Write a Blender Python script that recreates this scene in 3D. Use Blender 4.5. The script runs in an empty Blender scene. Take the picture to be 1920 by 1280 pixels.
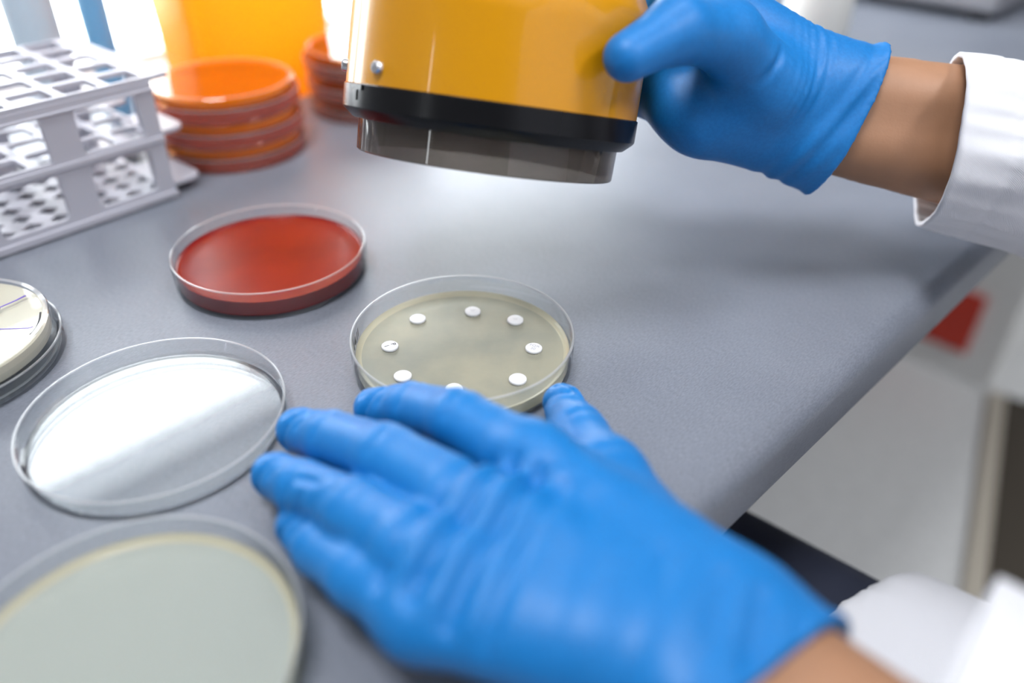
import bpy, math, random
import numpy as np
from mathutils import Vector, Matrix

# ----------------------------------------------------------------------------
# scene units: metres.  Helper coordinates are millimetres measured from the
# point of the worktop below the camera; the worktop stands 750 mm above floor.
# ----------------------------------------------------------------------------
scn = bpy.context.scene
C = scn.collection
MM = 0.001
TZ = 750.0                     # height of the worktop above the floor

# ---- camera -----------------------------------------------------------------
cam = bpy.data.cameras.new('camera')
cam.sensor_width = 36.0
cam.lens = 36.0 * 1500.0 / 1920.0
cam.clip_start = 0.01
cam.dof.use_dof = True
cam.dof.focus_distance = 0.322
cam.dof.aperture_fstop = 2.8
cam.dof.aperture_blades = 9
cam_o = bpy.data.objects.new('camera', cam)
C.objects.link(cam_o)
cam_o.matrix_world = (Matrix.Translation((0, 0, (194.56 + TZ) * MM))
                      @ Matrix.Rotation(math.radians(90 - 34.882), 4, 'X')
                      @ Matrix.Rotation(math.radians(0.659), 4, 'Z'))
scn.camera = cam_o

# ---- world: overcast daylight ------------------------------------------------
world = bpy.data.worlds.new('overcast_sky')
scn.world = world
world.use_nodes = True
bg = world.node_tree.nodes['Background']
bg.inputs['Color'].default_value = (0.93, 0.97, 1.0, 1)
bg.inputs['Strength'].default_value = 11.0

# ---- view / sampling ----------------------------------------------------------
scn.view_settings.view_transform = 'Standard'
scn.view_settings.look = 'None'
scn.view_settings.gamma = 1.0
scn.view_settings.exposure = 0.0
scn.view_settings.use_curve_mapping = False
scn.cycles.use_denoising = True
scn.cycles.max_bounces = 8
scn.cycles.diffuse_bounces = 4
scn.cycles.glossy_bounces = 4
scn.cycles.use_adaptive_sampling = True
scn.cycles.adaptive_threshold = 0.1
scn.cycles.adaptive_min_samples = 20
scn.cycles.transparent_max_bounces = 24
scn.cycles.transmission_bounces = 6
scn.cycles.sample_clamp_indirect = 6.0
scn.cycles.blur_glossy = 0.5

# ---- bench directions: e runs along the front edge, n towards the window -------
E_ = np.array([0.7022, 0.7120]); N_ = np.array([-0.7120, 0.7022]); A_ = np.array([63.4, 192.5])
EANG = math.atan2(E_[1], E_[0])


def SN(s, n, z=0.0):
    p = A_ + s * E_ + n * N_
    return (p[0], p[1], z)


LAMP_POWER = (35.0, 11.0, 14.0, 42.0)
lamp_spots = [(-550, 40), (750, 40), (-550, -1600), (750, -1600)]

# ============================ helpers ==========================================


def link(o, parent=None):
    C.objects.link(o)
    if parent is not None:
        o.parent = parent
    return o


def tag(o, label, cat, group=None, kind=None):
    if label: o['label'] = label
    if cat: o['category'] = cat
    if group: o['group'] = group
    if kind: o['kind'] = kind
    return o


def empty(name, loc=(0, 0, 0), rotz=0.0, label=None, cat=None, group=None):
    o = bpy.data.objects.new(name, None)
    o.empty_display_size = 0.02
    o.location = (loc[0] * MM, loc[1] * MM, (loc[2] + TZ) * MM)
    o.rotation_euler = (0, 0, rotz)
    link(o)
    tag(o, label, cat, group)
    return o


def make_mesh(name, verts, faces, smooth=True, mats=(), midx=None):
    me = bpy.data.meshes.new(name)
    v = np.asarray(verts, dtype=float) * MM
    me.from_pydata([tuple(p) for p in v], [], [tuple(int(i) for i in f) for f in faces])
    for m in mats: me.materials.append(m)
    if midx is not None:
        me.polygons.foreach_set('material_index', np.asarray(midx, dtype=np.int32))
    if smooth:
        me.polygons.foreach_set('use_smooth', np.ones(len(me.polygons), dtype=bool))
    me.update()
    return me


def mesh_obj(name, verts, faces, mats, parent=None, smooth=True, midx=None, world=False, auto=None):
    """verts in mm; local to parent when a parent is given, else relative to the worktop."""
    if not isinstance(mats, (list, tuple)): mats = [mats]
    me = make_mesh(name, verts, faces, smooth, mats, midx)
    o = bpy.data.objects.new(name, me)
    link(o, parent)
    if parent is None and not world:
        o.location = (0, 0, TZ * MM)
    if auto is not None:
        try:
            me.set_sharp_from_angle(angle=math.radians(auto))
        except Exception:
            pass
    return o


def lathe(profile, seg=96, closed=True):
    """revolve a closed (r,z) profile about z."""
    V = []; F = []; rings = []
    for r, z in profile:
        if r < 1e-6:
            rings.append([len(V)]); V.append((0, 0, z))
        else:
            ids = []
            for k in range(seg):
                a = 2 * math.pi * k / seg
                ids.append(len(V)); V.append((r * math.cos(a), r * math.sin(a), z))
            rings.append(ids)
    m = len(profile)
    rng = range(m if closed else m - 1)
    fp = []
    for i in rng:
        a, b = rings[i], rings[(i + 1) % m]
        if len(a) == 1 and len(b) == 1: continue
        for k in range(seg):
            k2 = (k + 1) % seg
            if len(a) == 1: F.append((a[0], b[k2], b[k]))
            elif len(b) == 1: F.append((a[k], a[k2], b[0]))
            else: F.append((a[k], a[k2], b[k2], b[k]))
            fp.append(i)
    return V, F, fp


def box(x0, x1, y0, y1, z0, z1):
    V = [(x, y, z) for z in (z0, z1) for y in (y0, y1) for x in (x0, x1)]
    F = [(0, 2, 3, 1), (4, 5, 7, 6), (0, 1, 5, 4), (2, 6, 7, 3), (0, 4, 6, 2), (1, 3, 7, 5)]
    return V, F


def join(parts):
    V = []; F = []
    for v, f in parts:
        o = len(V); V += list(v); F += [tuple(i + o for i in ff) for ff in f]
    return V, F


def bevel(o, w, seg=2, ang=40):
    m = o.modifiers.new('bevel', 'BEVEL')
    m.width = w * MM; m.segments = seg; m.limit_method = 'ANGLE'; m.angle_limit = math.radians(ang)
    m.harden_normals = False
    return o


def tube(path, rad, seg=10):
    """round tube along a polyline (mm); rad scalar or list."""
    P = [np.array(p, float) for p in path]
    V = []; F = []
    n = len(P)
    up = np.array([0.0, 0.0, 1.0])
    for i, p in enumerate(P):
        t = P[min(i + 1, n - 1)] - P[max(i - 1, 0)]
        t = t / np.linalg.norm(t)
        u = np.cross(t, up)
        if np.linalg.norm(u) < 1e-3: u = np.cross(t, [1.0, 0, 0])
        u /= np.linalg.norm(u); w = np.cross(u, t)
        r = rad[i] if isinstance(rad, (list, tuple)) else rad
        for k in range(seg):
            a = 2 * math.pi * k / seg
            V.append(tuple(p + r * (math.cos(a) * u + math.sin(a) * w)))
    for i in range(n - 1):
        for k in range(seg):
            k2 = (k + 1) % seg
            F.append((i * seg + k, i * seg + k2, (i + 1) * seg + k2, (i + 1) * seg + k))
    F.append(tuple(range(seg))[::-1]); F.append(tuple((n - 1) * seg + k for k in range(seg)))
    return V, F


# ---- signed distance modelling (for hands, arms, coat) ---------------------------


def surface_nets(D, org, h):
    S = D < 0
    nx, ny, nz = D.shape
    cs = np.zeros((nx - 1, ny - 1, nz - 1), np.int8)
    for dx in (0, 1):
        for dy in (0, 1):
            for dz in (0, 1):
                cs += S[dx:nx - 1 + dx, dy:ny - 1 + dy, dz:nz - 1 + dz]
    act = np.argwhere((cs > 0) & (cs < 8))
    ids = -np.ones((nx - 1, ny - 1, nz - 1), np.int64)
    ids[act[:, 0], act[:, 1], act[:, 2]] = np.arange(len(act))
    corners = [(a, b, c) for a in (0, 1) for b in (0, 1) for c in (0, 1)]
    val = {c: D[act[:, 0] + c[0], act[:, 1] + c[1], act[:, 2] + c[2]] for c in corners}
    acc = np.zeros((len(act), 3)); cnt = np.zeros(len(act))
    for c in corners:
        for ax in range(3):
            if c[ax] == 0:
                d = list(c); d[ax] = 1; d = tuple(d)
                va, vb = val[c], val[d]
                cross = (va < 0) != (vb < 0)
                t = np.where(cross, va / np.where(cross, va - vb, 1.0), 0.0)
                p = np.array(c, float)[None, :].repeat(len(act), 0)
                p[:, ax] += t
                acc += p * cross[:, None]; cnt += cross
    V = (act + acc / cnt[:, None]) * h + np.array(org)[None, :]
    F = []
    for ax in range(3):
        a1, a2 = (ax + 1) % 3, (ax + 2) % 3
        sl0 = [slice(None)] * 3; sl1 = [slice(None)] * 3
        sl0[ax] = slice(0, -1); sl1[ax] = slice(1, None)
        s0 = S[tuple(sl0)]; s1 = S[tuple(sl1)]
        q = np.argwhere(s0 != s1)
        ok = (q[:, a1] > 0) & (q[:, a2] > 0) & (q[:, a1] < D.shape[a1] - 1) & (q[:, a2] < D.shape[a2] - 1)
        q = q[ok]
        flip = s1[q[:, 0], q[:, 1], q[:, 2]]

        def cell(o1, o2):
            r = q.copy(); r[:, a1] += o1; r[:, a2] += o2
            return ids[r[:, 0], r[:, 1], r[:, 2]]
        a, b, c, d = cell(-1, -1), cell(0, -1), cell(0, 0), cell(-1, 0)
        quad = np.stack([a, b, c, d], 1)
        quad[flip] = quad[flip][:, ::-1]
        F.append(quad)
    F = np.concatenate(F)
    return V, F


def lap_smooth(V, F, it=2, lam=0.5):
    for _ in range(it):
        acc = np.zeros_like(V); cnt = np.zeros(len(V))
        for k in range(4):
            a, b = F[:, k], F[:, (k + 1) % 4]
            np.add.at(acc, a, V[b]); np.add.at(cnt, a, 1)
            np.add.at(acc, b, V[a]); np.add.at(cnt, b, 1)
        V = V + lam * (acc / np.maximum(cnt, 1)[:, None] - V)
    return V


def smin(a, b, k):
    hh = np.clip(0.5 + 0.5 * (b - a) / k, 0, 1)
    return b + (a - b) * hh - k * hh * (1 - hh)


class Field:
    def __init__(self, lo, hi, h):
        self.lo = np.array(lo, float); self.h = h
        n = np.ceil((np.array(hi) - self.lo) / h).astype(int) + 1
        ax = [(self.lo[i] + h * np.arange(n[i])).astype(np.float32) for i in range(3)]
        self.X, self.Y, self.Z = np.meshgrid(*ax, indexing='ij')

    def cone(self, a, b, ra, rb):
        return self._cone(self.X, self.Y, self.Z, a, b, ra, rb)

    @staticmethod
    def _cone(X, Y, Z, a, b, ra, rb):
        a = [float(v) for v in a]; b = [float(v) for v in b]
        ab = [b[i] - a[i] for i in range(3)]
        L2 = ab[0] ** 2 + ab[1] ** 2 + ab[2] ** 2 + 1e-9
        px, py, pz = X - a[0], Y - a[1], Z - a[2]
        t = np.clip((px * ab[0] + py * ab[1] + pz * ab[2]) * (1.0 / L2), 0, 1)
        px -= t * ab[0]; py -= t * ab[1]; pz -= t * ab[2]
        return np.sqrt(px * px + py * py + pz * pz) - (float(ra) + float(rb - ra) * t)

    def groove(self, D, pts, width, depth, flat=None):
        """press a crease (depth > 0) or raise a ridge (depth < 0) along a polyline, in place.
        flat = z: the crease follows the upper surface above that height."""
        if flat is not None:
            pts = [(q[0], q[1], 0.0) for q in pts]
        pts = [np.array(q, float) for q in pts]
        lo = np.min(pts, 0) - 3 * width; hi = np.max(pts, 0) + 3 * width
        n = self.X.shape
        i0 = [max(0, int((lo[k] - self.lo[k]) / self.h)) for k in range(3)]
        i1 = [min(n[k], int((hi[k] - self.lo[k]) / self.h) + 2) for k in range(3)]
        if flat is not None:
            i0[2] = max(0, int((flat - self.lo[2]) / self.h)); i1[2] = n[2]
        if any(i1[k] <= i0[k] for k in range(3)): return
        sl = tuple(slice(i0[k], i1[k]) for k in range(3))
        X, Y, Z = self.X[sl], self.Y[sl], self.Z[sl]
        if flat is not None: Z = Z * 0
        best = None
        for a, b in zip(pts[:-1], pts[1:]):
            d = self._cone(X, Y, Z, a, b, 0, 0)
            best = d if best is None else np.minimum(best, d)
        D[sl] += (depth * np.exp(-(best / width) ** 2)).astype(D.dtype)

    def ell(self, c, r):
        px, py, pz = (self.X - float(c[0])) / r[0], (self.Y - c[1]) / r[1], (self.Z - c[2]) / r[2]
        k = np.sqrt(px * px + py * py + pz * pz)
        return (k - 1) * min(r)

    def plane(self, p, nrm):
        nrm = np.array(nrm, float); nrm = nrm / np.linalg.norm(nrm)
        p = [float(v) for v in p]; nrm = [float(v) for v in nrm]
        return (self.X - p[0]) * nrm[0] + (self.Y - p[1]) * nrm[1] + (self.Z - p[2]) * nrm[2]

    def chain(self, pts, rad, k=4):
        d = None
        for i in range(len(pts) - 1):
            c = self.cone(pts[i], pts[i + 1], rad[i], rad[i + 1])
            d = c if d is None else smin(d, c, k)
        return d

    def mesh(self, D, smooth=1):
        V, F = surface_nets(D.astype(np.float64), self.lo, self.h)
        if smooth: V = lap_smooth(V, F, smooth)
        return V, F


# ============================ materials ========================================


def new_mat(name):
    m = bpy.data.materials.new(name); m.use_nodes = True
    nt = m.node_tree
    return m, nt, nt.nodes['Principled BSDF'], nt.nodes['Material Output']


def setp(p, **kw):
    for k, v in kw.items():
        k = k.replace('_', ' ')
        p.inputs[k].default_value = v


def srgb(r, g, b):
    def f(c):
        c /= 255.0
        return c / 12.92 if c <= 0.04045 else ((c + 0.055) / 1.055) ** 2.4
    return (f(r), f(g), f(b), 1)


def noise_bump(nt, p, scale, strength, dist=0.0002, detail=3.0, stretch=None, rotz=0.0):
    tc = nt.nodes.new('ShaderNodeTexCoord')
    mp = nt.nodes.new('ShaderNodeMapping')
    mp.inputs['Rotation'].default_value = (0, 0, rotz)
    if stretch: mp.inputs['Scale'].default_value = stretch
    nz = nt.nodes.new('ShaderNodeTexNoise')
    nz.inputs['Scale'].default_value = scale; nz.inputs['Detail'].default_value = detail
    bp = nt.nodes.new('ShaderNodeBump')
    bp.inputs['Strength'].default_value = strength; bp.inputs['Distance'].default_value = dist
    nt.links.new(tc.outputs['Object'], mp.inputs['Vector'])
    nt.links.new(mp.outputs['Vector'], nz.inputs['Vector'])
    nt.links.new(nz.outputs['Fac'], bp.inputs['Height'])
    nt.links.new(bp.outputs['Normal'], p.inputs['Normal'])
    return nz, mp


def color_noise(nt, p, nz, c0, c1, lo=0.35, hi=0.65):
    cr = nt.nodes.new('ShaderNodeValToRGB')
    cr.color_ramp.elements[0].position = lo; cr.color_ramp.elements[0].color = c0
    cr.color_ramp.elements[1].position = hi; cr.color_ramp.elements[1].color = c1
    nt.links.new(nz.outputs['Fac'], cr.inputs['Fac'])
    nt.links.new(cr.outputs['Color'], p.inputs['Base Color'])
    return cr


def plain(name, col, rough=0.5, bump=None, **kw):
    m, nt, p, out = new_mat(name)
    setp(p, Base_Color=col, Roughness=rough, **kw)
    if bump: noise_bump(nt, p, *bump)
    return m


def thin_clear(name, tint=(0.97, 0.98, 0.98, 1), rough=0.03, haze=0.0, hazecol=(0.9, 0.9, 0.9, 1), ior=1.55):
    """clear moulded plastic: straight-through light plus fresnel reflection and a little haze."""
    m, nt, p, out = new_mat(name)
    nt.nodes.remove(p)
    tr = nt.nodes.new('ShaderNodeBsdfTransparent'); tr.inputs['Color'].default_value = tint
    gl = nt.nodes.new('ShaderNodeBsdfGlossy'); gl.inputs['Roughness'].default_value = rough
    # Schlick reflectance that is the same from both faces of the thin wall
    lw = nt.nodes.new('ShaderNodeLayerWeight'); lw.inputs['Blend'].default_value = 0.5
    pw = nt.nodes.new('ShaderNodeMath'); pw.operation = 'POWER'; pw.inputs[1].default_value = 5.0
    f0 = ((ior - 1) / (ior + 1)) ** 2
    ma = nt.nodes.new('ShaderNodeMath'); ma.operation = 'MULTIPLY_ADD'
    ma.inputs[1].default_value = 1 - f0; ma.inputs[2].default_value = f0
    nt.links.new(lw.outputs['Facing'], pw.inputs[0]); nt.links.new(pw.outputs[0], ma.inputs[0])
    mx = nt.nodes.new('ShaderNodeMixShader')
    nt.links.new(ma.outputs[0], mx.inputs['Fac'])
    base = tr
    if haze > 0:
        df = nt.nodes.new('ShaderNodeBsdfTranslucent'); df.inputs['Color'].default_value = hazecol
        d2 = nt.nodes.new('ShaderNodeBsdfDiffuse'); d2.inputs['Color'].default_value = hazecol
        dd = nt.nodes.new('ShaderNodeMixShader'); dd.inputs['Fac'].default_value = 0.5
        nt.links.new(df.outputs[0], dd.inputs[1]); nt.links.new(d2.outputs[0], dd.inputs[2])
        mh = nt.nodes.new('ShaderNodeMixShader'); mh.inputs['Fac'].default_value = haze
        nt.links.new(tr.outputs[0], mh.inputs[1]); nt.links.new(dd.outputs[0], mh.inputs[2])
        base = mh
    nt.links.new(base.outputs[0], mx.inputs[1]); nt.links.new(gl.outputs[0], mx.inputs[2])
    nt.links.new(mx.outputs[0], out.inputs['Surface'])
    return m


def jelly(name, tint, body, mixf, rough=0.2, bump=None, colvar=None):
    """agar: partly see-through gel with a glossy wet surface."""
    m, nt, p, out = new_mat(name)
    setp(p, Base_Color=body, Roughness=rough, IOR=1.35, Specular_IOR_Level=0.5)
    if bump:
        nz, mp = noise_bump(nt, p, *bump)
    tr = nt.nodes.new('ShaderNodeBsdfTransparent'); tr.inputs['Color'].default_value = tint
    mx = nt.nodes.new('ShaderNodeMixShader'); mx.inputs['Fac'].default_value = mixf
    nt.links.new(tr.outputs[0], mx.inputs[1]); nt.links.new(p.outputs[0], mx.inputs[2])
    nt.links.new(mx.outputs[0], out.inputs['Surface'])
    if colvar:
        tc = nt.nodes.new('ShaderNodeTexCoord')
        n2 = nt.nodes.new('ShaderNodeTexNoise'); n2.inputs['Scale'].default_value = colvar[0]; n2.inputs['Detail'].default_value = 6
        nt.links.new(tc.outputs['Object'], n2.inputs['Vector'])
        color_noise(nt, p, n2, colvar[1], colvar[2])
    return m


M = {}
# worktop laminate: grey, satin, fine pressed grain running with the edge
m, nt, p, out = new_mat('grey_laminate')
setp(p, Roughness=0.42, IOR=1.5, Specular_IOR_Level=0.5)
nz, mp = noise_bump(nt, p, 1700.0, 0.9, 0.00012, 2.0, (0.32, 1.0, 1.0), 0.0)
tc = nt.nodes.new('ShaderNodeTexCoord')
n2 = nt.nodes.new('ShaderNodeTexNoise'); n2.inputs['Scale'].default_value = 14.0; n2.inputs['Detail'].default_value = 5.0
nt.links.new(tc.outputs['Object'], n2.inputs['Vector'])
mixn = nt.nodes.new('ShaderNodeMath'); mixn.operation = 'ADD'
s1 = nt.nodes.new('ShaderNodeMath'); s1.operation = 'MULTIPLY'; s1.inputs[1].default_value = 0.6
s2 = nt.nodes.new('ShaderNodeMath'); s2.operation = 'MULTIPLY'; s2.inputs[1].default_value = 0.4
nt.links.new(nz.outputs['Fac'], s1.inputs[0]); nt.links.new(n2.outputs['Fac'], s2.inputs[0])
nt.links.new(s1.outputs[0], mixn.inputs[0]); nt.links.new(s2.outputs[0], mixn.inputs[1])
cr = nt.nodes.new('ShaderNodeValToRGB')
cr.color_ramp.elements[0].position = 0.30; cr.color_ramp.elements[0].color = (0.112, 0.124, 0.156, 1)
cr.color_ramp.elements[1].position = 0.70; cr.color_ramp.elements[1].color = (0.195, 0.210, 0.250, 1)
nt.links.new(mixn.outputs[0], cr.inputs['Fac']); nt.links.new(cr.outputs['Color'], p.inputs['Base Color'])
M['laminate'] = m

M['clear'] = thin_clear('clear_polystyrene', haze=0.015)
M['rim_glint'] = thin_clear('polystyrene_rim_glint', tint=(0.93, 0.95, 0.96, 1), haze=0.36, hazecol=(0.95, 0.96, 0.98, 1), ior=1.7)  # same clear plastic; white haze paints in the bright highlight along rims
M['agar_pale'] = jelly('pale_agar', (0.86, 0.87, 0.80, 1), (0.40, 0.395, 0.33, 1), 0.55, 0.25, (2600.0, 0.3, 0.0001, 2.0),
                       (35.0, (0.32, 0.325, 0.28, 1), (0.45, 0.43, 0.34, 1)))
M['agar_lit_edge'] = jelly('agar_lit_meniscus', (0.95, 0.93, 0.84, 1), (0.70, 0.66, 0.50, 1), 0.45, 0.06)  # lighter cream agar: light passing through the edge is painted into its colour
M['agar_near'] = jelly('greenish_agar', (0.88, 0.90, 0.87, 1), (0.42, 0.45, 0.42, 1), 0.58, 0.25)
M['agar_cream'] = plain('cream_agar', (0.62, 0.57, 0.45, 1), 0.3, (300.0, 0.1, 0.0001))
M['agar_orange'] = plain('orange_agar', (0.76, 0.27, 0.008, 1), 0.25, (60.0, 0.1, 0.0002))
M['agar_brown'] = plain('brown_agar', (0.42, 0.12, 0.05, 1), 0.25, (60.0, 0.1, 0.0002))
M['red_clear'] = thin_clear('pink_tinted_clear', tint=(0.93, 0.66, 0.60, 1), haze=0.28, hazecol=(0.80, 0.26, 0.20, 1))
M['orange_clear'] = thin_clear('orange_tinted_clear', tint=(0.98, 0.86, 0.68, 1), haze=0.05, hazecol=(0.8, 0.4, 0.1, 1))
M['brown_clear'] = thin_clear('brown_tinted_clear', tint=(0.88, 0.70, 0.66, 1), haze=0.30, hazecol=(0.62, 0.36, 0.33, 1))

# blood agar with fine streak lines of growth
m, nt, p, out = new_mat('blood_agar')
setp(p, Roughness=0.28, Specular_IOR_Level=0.20)
nz, mp = noise_bump(nt, p, 420.0, 0.12, 0.0002, 2.0, (0.06, 1.0, 1.0), 0.75)
n2 = nt.nodes.new('ShaderNodeTexNoise'); n2.inputs['Scale'].default_value = 28.0
tc = nt.nodes.new('ShaderNodeTexCoord'); nt.links.new(tc.outputs['Object'], n2.inputs['Vector'])
color_noise(nt, p, n2, (0.15, 0.002, 0.003, 1), (0.20, 0.006, 0.004, 1))
M['agar_red'] = m

M['paper'] = plain('white_paper', (0.66, 0.66, 0.68, 1), 0.8, (1500.0, 0.2, 0.0001))
M['ink'] = plain('black_ink', (0.02, 0.02, 0.025, 1), 0.6)
M['ink_grey'] = plain('faint_grey_ink', (0.42, 0.42, 0.46, 1), 0.8)
M['ink_purple'] = plain('purple_marker_ink', (0.13, 0.08, 0.42, 1), 0.5)

# nitrile glove
m, nt, p, out = new_mat('blue_nitrile')
setp(p, Roughness=0.48, Specular_IOR_Level=0.40)
nz, mp = noise_bump(nt, p, 700.0, 0.10, 0.0003, 2.0)
color_noise(nt, p, nz, (0.003, 0.145, 0.43, 1), (0.005, 0.166, 0.475, 1))
M['nitrile'] = m

m, nt, p, out = new_mat('brown_skin')
setp(p, Roughness=0.5)
nz, mp = noise_bump(nt, p, 900.0, 0.25, 0.0002, 4.0)
n2 = nt.nodes.new('ShaderNodeTexNoise'); n2.inputs['Scale'].default_value = 30.0; n2.inputs['Detail'].default_value = 6.0
tc = nt.nodes.new('ShaderNodeTexCoord'); nt.links.new(tc.outputs['Object'], n2.inputs['Vector'])
color_noise(nt, p, n2, (0.30, 0.150, 0.080, 1), (0.40, 0.205, 0.115, 1), 0.3, 0.7)
M['skin'] = m

m, nt, p, out = new_mat('white_cotton_twill')
setp(p, Base_Color=(0.66, 0.66, 0.70, 1), Roughness=0.85, Sheen_Weight=0.2)
tc = nt.nodes.new('ShaderNodeTexCoord')
wv = nt.nodes.new('ShaderNodeTexWave'); wv.bands_direction = 'DIAGONAL'; wv.inputs['Scale'].default_value = 900.0; wv.inputs['Distortion'].default_value = 0.6
bp = nt.nodes.new('ShaderNodeBump'); bp.inputs['Strength'].default_value = 0.25; bp.inputs['Distance'].default_value = 0.0002
nt.links.new(tc.outputs['Object'], wv.inputs['Vector']); nt.links.new(wv.outputs['Fac'], bp.inputs['Height'])
nt.links.new(bp.outputs['Normal'], p.inputs['Normal'])
M['cotton'] = m
M['thread'] = plain('grey_thread', (0.55, 0.55, 0.58, 1), 0.9)
M['navy'] = plain('navy_cotton', (0.012, 0.016, 0.035, 1), 0.85, (300.0, 0.3, 0.0004))
M['hair'] = plain('dark_hair', (0.02, 0.014, 0.01, 1), 0.5, (400.0, 0.5, 0.0005))

M['yellow'] = plain('yellow_gloss_paint', (0.58, 0.25, 0.001, 1), 0.30, (40.0, 0.02, 0.0003), Specular_IOR_Level=0.3, Coat_Weight=0.5, Coat_Roughness=0.06)
M['black'] = plain('black_plastic', (0.006, 0.006, 0.007, 1), 0.25, (500.0, 0.05, 0.0001), Specular_IOR_Level=0.22)
M['chrome'] = plain('steel_screw', (0.7, 0.7, 0.72, 1), 0.25, Metallic=1.0)
M['smoke'] = thin_clear('smoked_acrylic', tint=(0.42, 0.39, 0.36, 1), haze=0.25, hazecol=(0.30, 0.26, 0.23, 1), ior=1.5)

M['rack'] = plain('grey_polypropylene', (0.44, 0.44, 0.50, 1), 0.42, (500.0, 0.08, 0.0001))


def translucent(name, col, tcol, fac, rough=0.4):
    m, nt, p, out = new_mat(name)
    setp(p, Base_Color=col, Roughness=rough)
    t = nt.nodes.new('ShaderNodeBsdfTranslucent'); t.inputs['Color'].default_value = tcol
    mx = nt.nodes.new('ShaderNodeMixShader'); mx.inputs['Fac'].default_value = fac
    nt.links.new(p.outputs[0], mx.inputs[1]); nt.links.new(t.outputs[0], mx.inputs[2])
    nt.links.new(mx.outputs[0], out.inputs['Surface'])
    return m


M['bin_yellow'] = translucent('yellow_polypropylene', (0.85, 0.44, 0.03, 1), (1.0, 0.49, 0.06, 1), 0.6)
M['bin_lid'] = plain('yellow_lid_plastic', (0.80, 0.30, 0.02, 1), 0.4)
M['bottle_clear'] = translucent('frosted_plastic', (0.50, 0.55, 0.58, 1), (0.40, 0.45, 0.50, 1), 0.5)
M['bottle_blue'] = translucent('blue_plastic', (0.20, 0.36, 0.48, 1), (0.22, 0.40, 0.55, 1), 0.5)
M['cap_white'] = plain('white_cap_plastic', (0.8, 0.8, 0.8, 1), 0.4)
M['white_plastic'] = plain('white_plastic', (0.62, 0.61, 0.58, 1), 0.4, (80.0, 0.05, 0.0003))
M['grey_plastic'] = plain('dark_grey_plastic', (0.18, 0.18, 0.20, 1), 0.45, (80.0, 0.05, 0.0003))
M['wall'] = plain('painted_wall', (0.32, 0.32, 0.33, 1), 0.85, (40.0, 0.1, 0.001))
M['ceil'] = plain('ceiling_paint', (0.55, 0.55, 0.55, 1), 0.9, (30.0, 0.1, 0.001))
M['frame'] = plain('window_frame_paint', (0.75, 0.76, 0.78, 1), 0.4, (60.0, 0.05, 0.0005))
M['pane'] = thin_clear('window_glass', tint=(0.98, 0.99, 0.99, 1), rough=0.01, ior=1.45)
m, nt, p, out = new_mat('grey_vinyl_floor')
setp(p, Roughness=0.45)
nz, mp = noise_bump(nt, p, 60.0, 0.1, 0.0005, 5.0)
color_noise(nt, p, nz, (0.60, 0.605, 0.61, 1), (0.68, 0.685, 0.69, 1))
M['floor'] = m
M['cab_white'] = plain('white_cabinet_laminate', (0.75, 0.75, 0.74, 1), 0.4, (60.0, 0.03, 0.0003))
M['red'] = plain('red_laminate', (0.55, 0.035, 0.015, 1), 0.4, (60.0, 0.03, 0.0003))
M['mat_brown'] = plain('dark_brown_rubber', (0.045, 0.036, 0.026, 1), 0.8, (300.0, 0.5, 0.001))
M['mat_edge'] = plain('beige_edging', (0.42, 0.38, 0.32, 1), 0.7, (200.0, 0.2, 0.0005))
M['steel'] = plain('grey_painted_steel', (0.45, 0.46, 0.48, 1), 0.4, (200.0, 0.04, 0.0003))


def text_obj(name, body, size, mat, parent, loc, rot, bold=0.0):
    cu = bpy.data.curves.new(name, 'FONT')
    cu.body = body; cu.size = size * MM; cu.align_x = 'CENTER'; cu.align_y = 'CENTER'
    cu.extrude = 0.02 * MM
    cu.offset = bold * MM
    tmp = bpy.data.objects.new(name, cu)
    C.objects.link(tmp)
    dg = bpy.context.evaluated_depsgraph_get()
    me = bpy.data.meshes.new_from_object(tmp.evaluated_get(dg))
    bpy.data.objects.remove(tmp, do_unlink=True)
    me.name = name
    me.materials.clear(); me.materials.append(mat)
    o = bpy.data.objects.new(name, me)
    link(o, parent)
    o.location = tuple(c * MM for c in loc); o.rotation_euler = rot
    return o


# ============================ the room =========================================
S0, S1, NB, NF, CEIL = -2600.0, 3600.0, 530.0, -2900.0, 1950.0
WS0, WS1, WZ0, WZ1 = -150.0, 780.0, 6.0, 400.0
VS0, VS1 = -335.0, -292.0            # narrow side light of the same window
W2N0, W2N1, W2Z0, W2Z1 = 330.0, 440.0, 150.0, 1250.0   # slit window in the left wall


def quad_slab(name, s0, s1, n0, n1, z0, z1, mat, parent=None, kind='structure'):
    pts = [SN(s, n, z) for z in (z0, z1) for n in (n0, n1) for s in (s0, s1)]
    F = [(0, 2, 3, 1), (4, 5, 7, 6), (0, 1, 5, 4), (2, 6, 7, 3), (0, 4, 6, 2), (1, 3, 7, 5)]
    o = mesh_obj(name, pts, F, mat, parent, smooth=False)
    if kind and parent is None: o['kind'] = kind
    return o


quad_slab('floor', S0, S1, NF, NB, -TZ - 60, -TZ, M['floor'])
quad_slab('ceiling', S0, S1, NF, NB + 120, CEIL, CEIL + 60, M['ceil'])
quad_slab('wall_right', S1, S1 + 100, NF, NB + 120, -TZ, CEIL, M['wall'])
quad_slab('wall_front', S0, S1, NF - 100, NF, -TZ, CEIL, M['wall'])
# window wall: four slabs around the long low window behind the bench


def slabs(name, lst, mat):
    parts = []
    F = [(0, 2, 3, 1), (4, 5, 7, 6), (0, 1, 5, 4), (2, 6, 7, 3), (0, 4, 6, 2), (1, 3, 7, 5)]
    for s0, s1, n0, n1, z0, z1 in lst:
        parts.append(([SN(s, n, z) for z in (z0, z1) for n in (n0, n1) for s in (s0, s1)], F))
    V, Fc = join(parts)
    return mesh_obj(name, V, Fc, mat, smooth=False)


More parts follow.
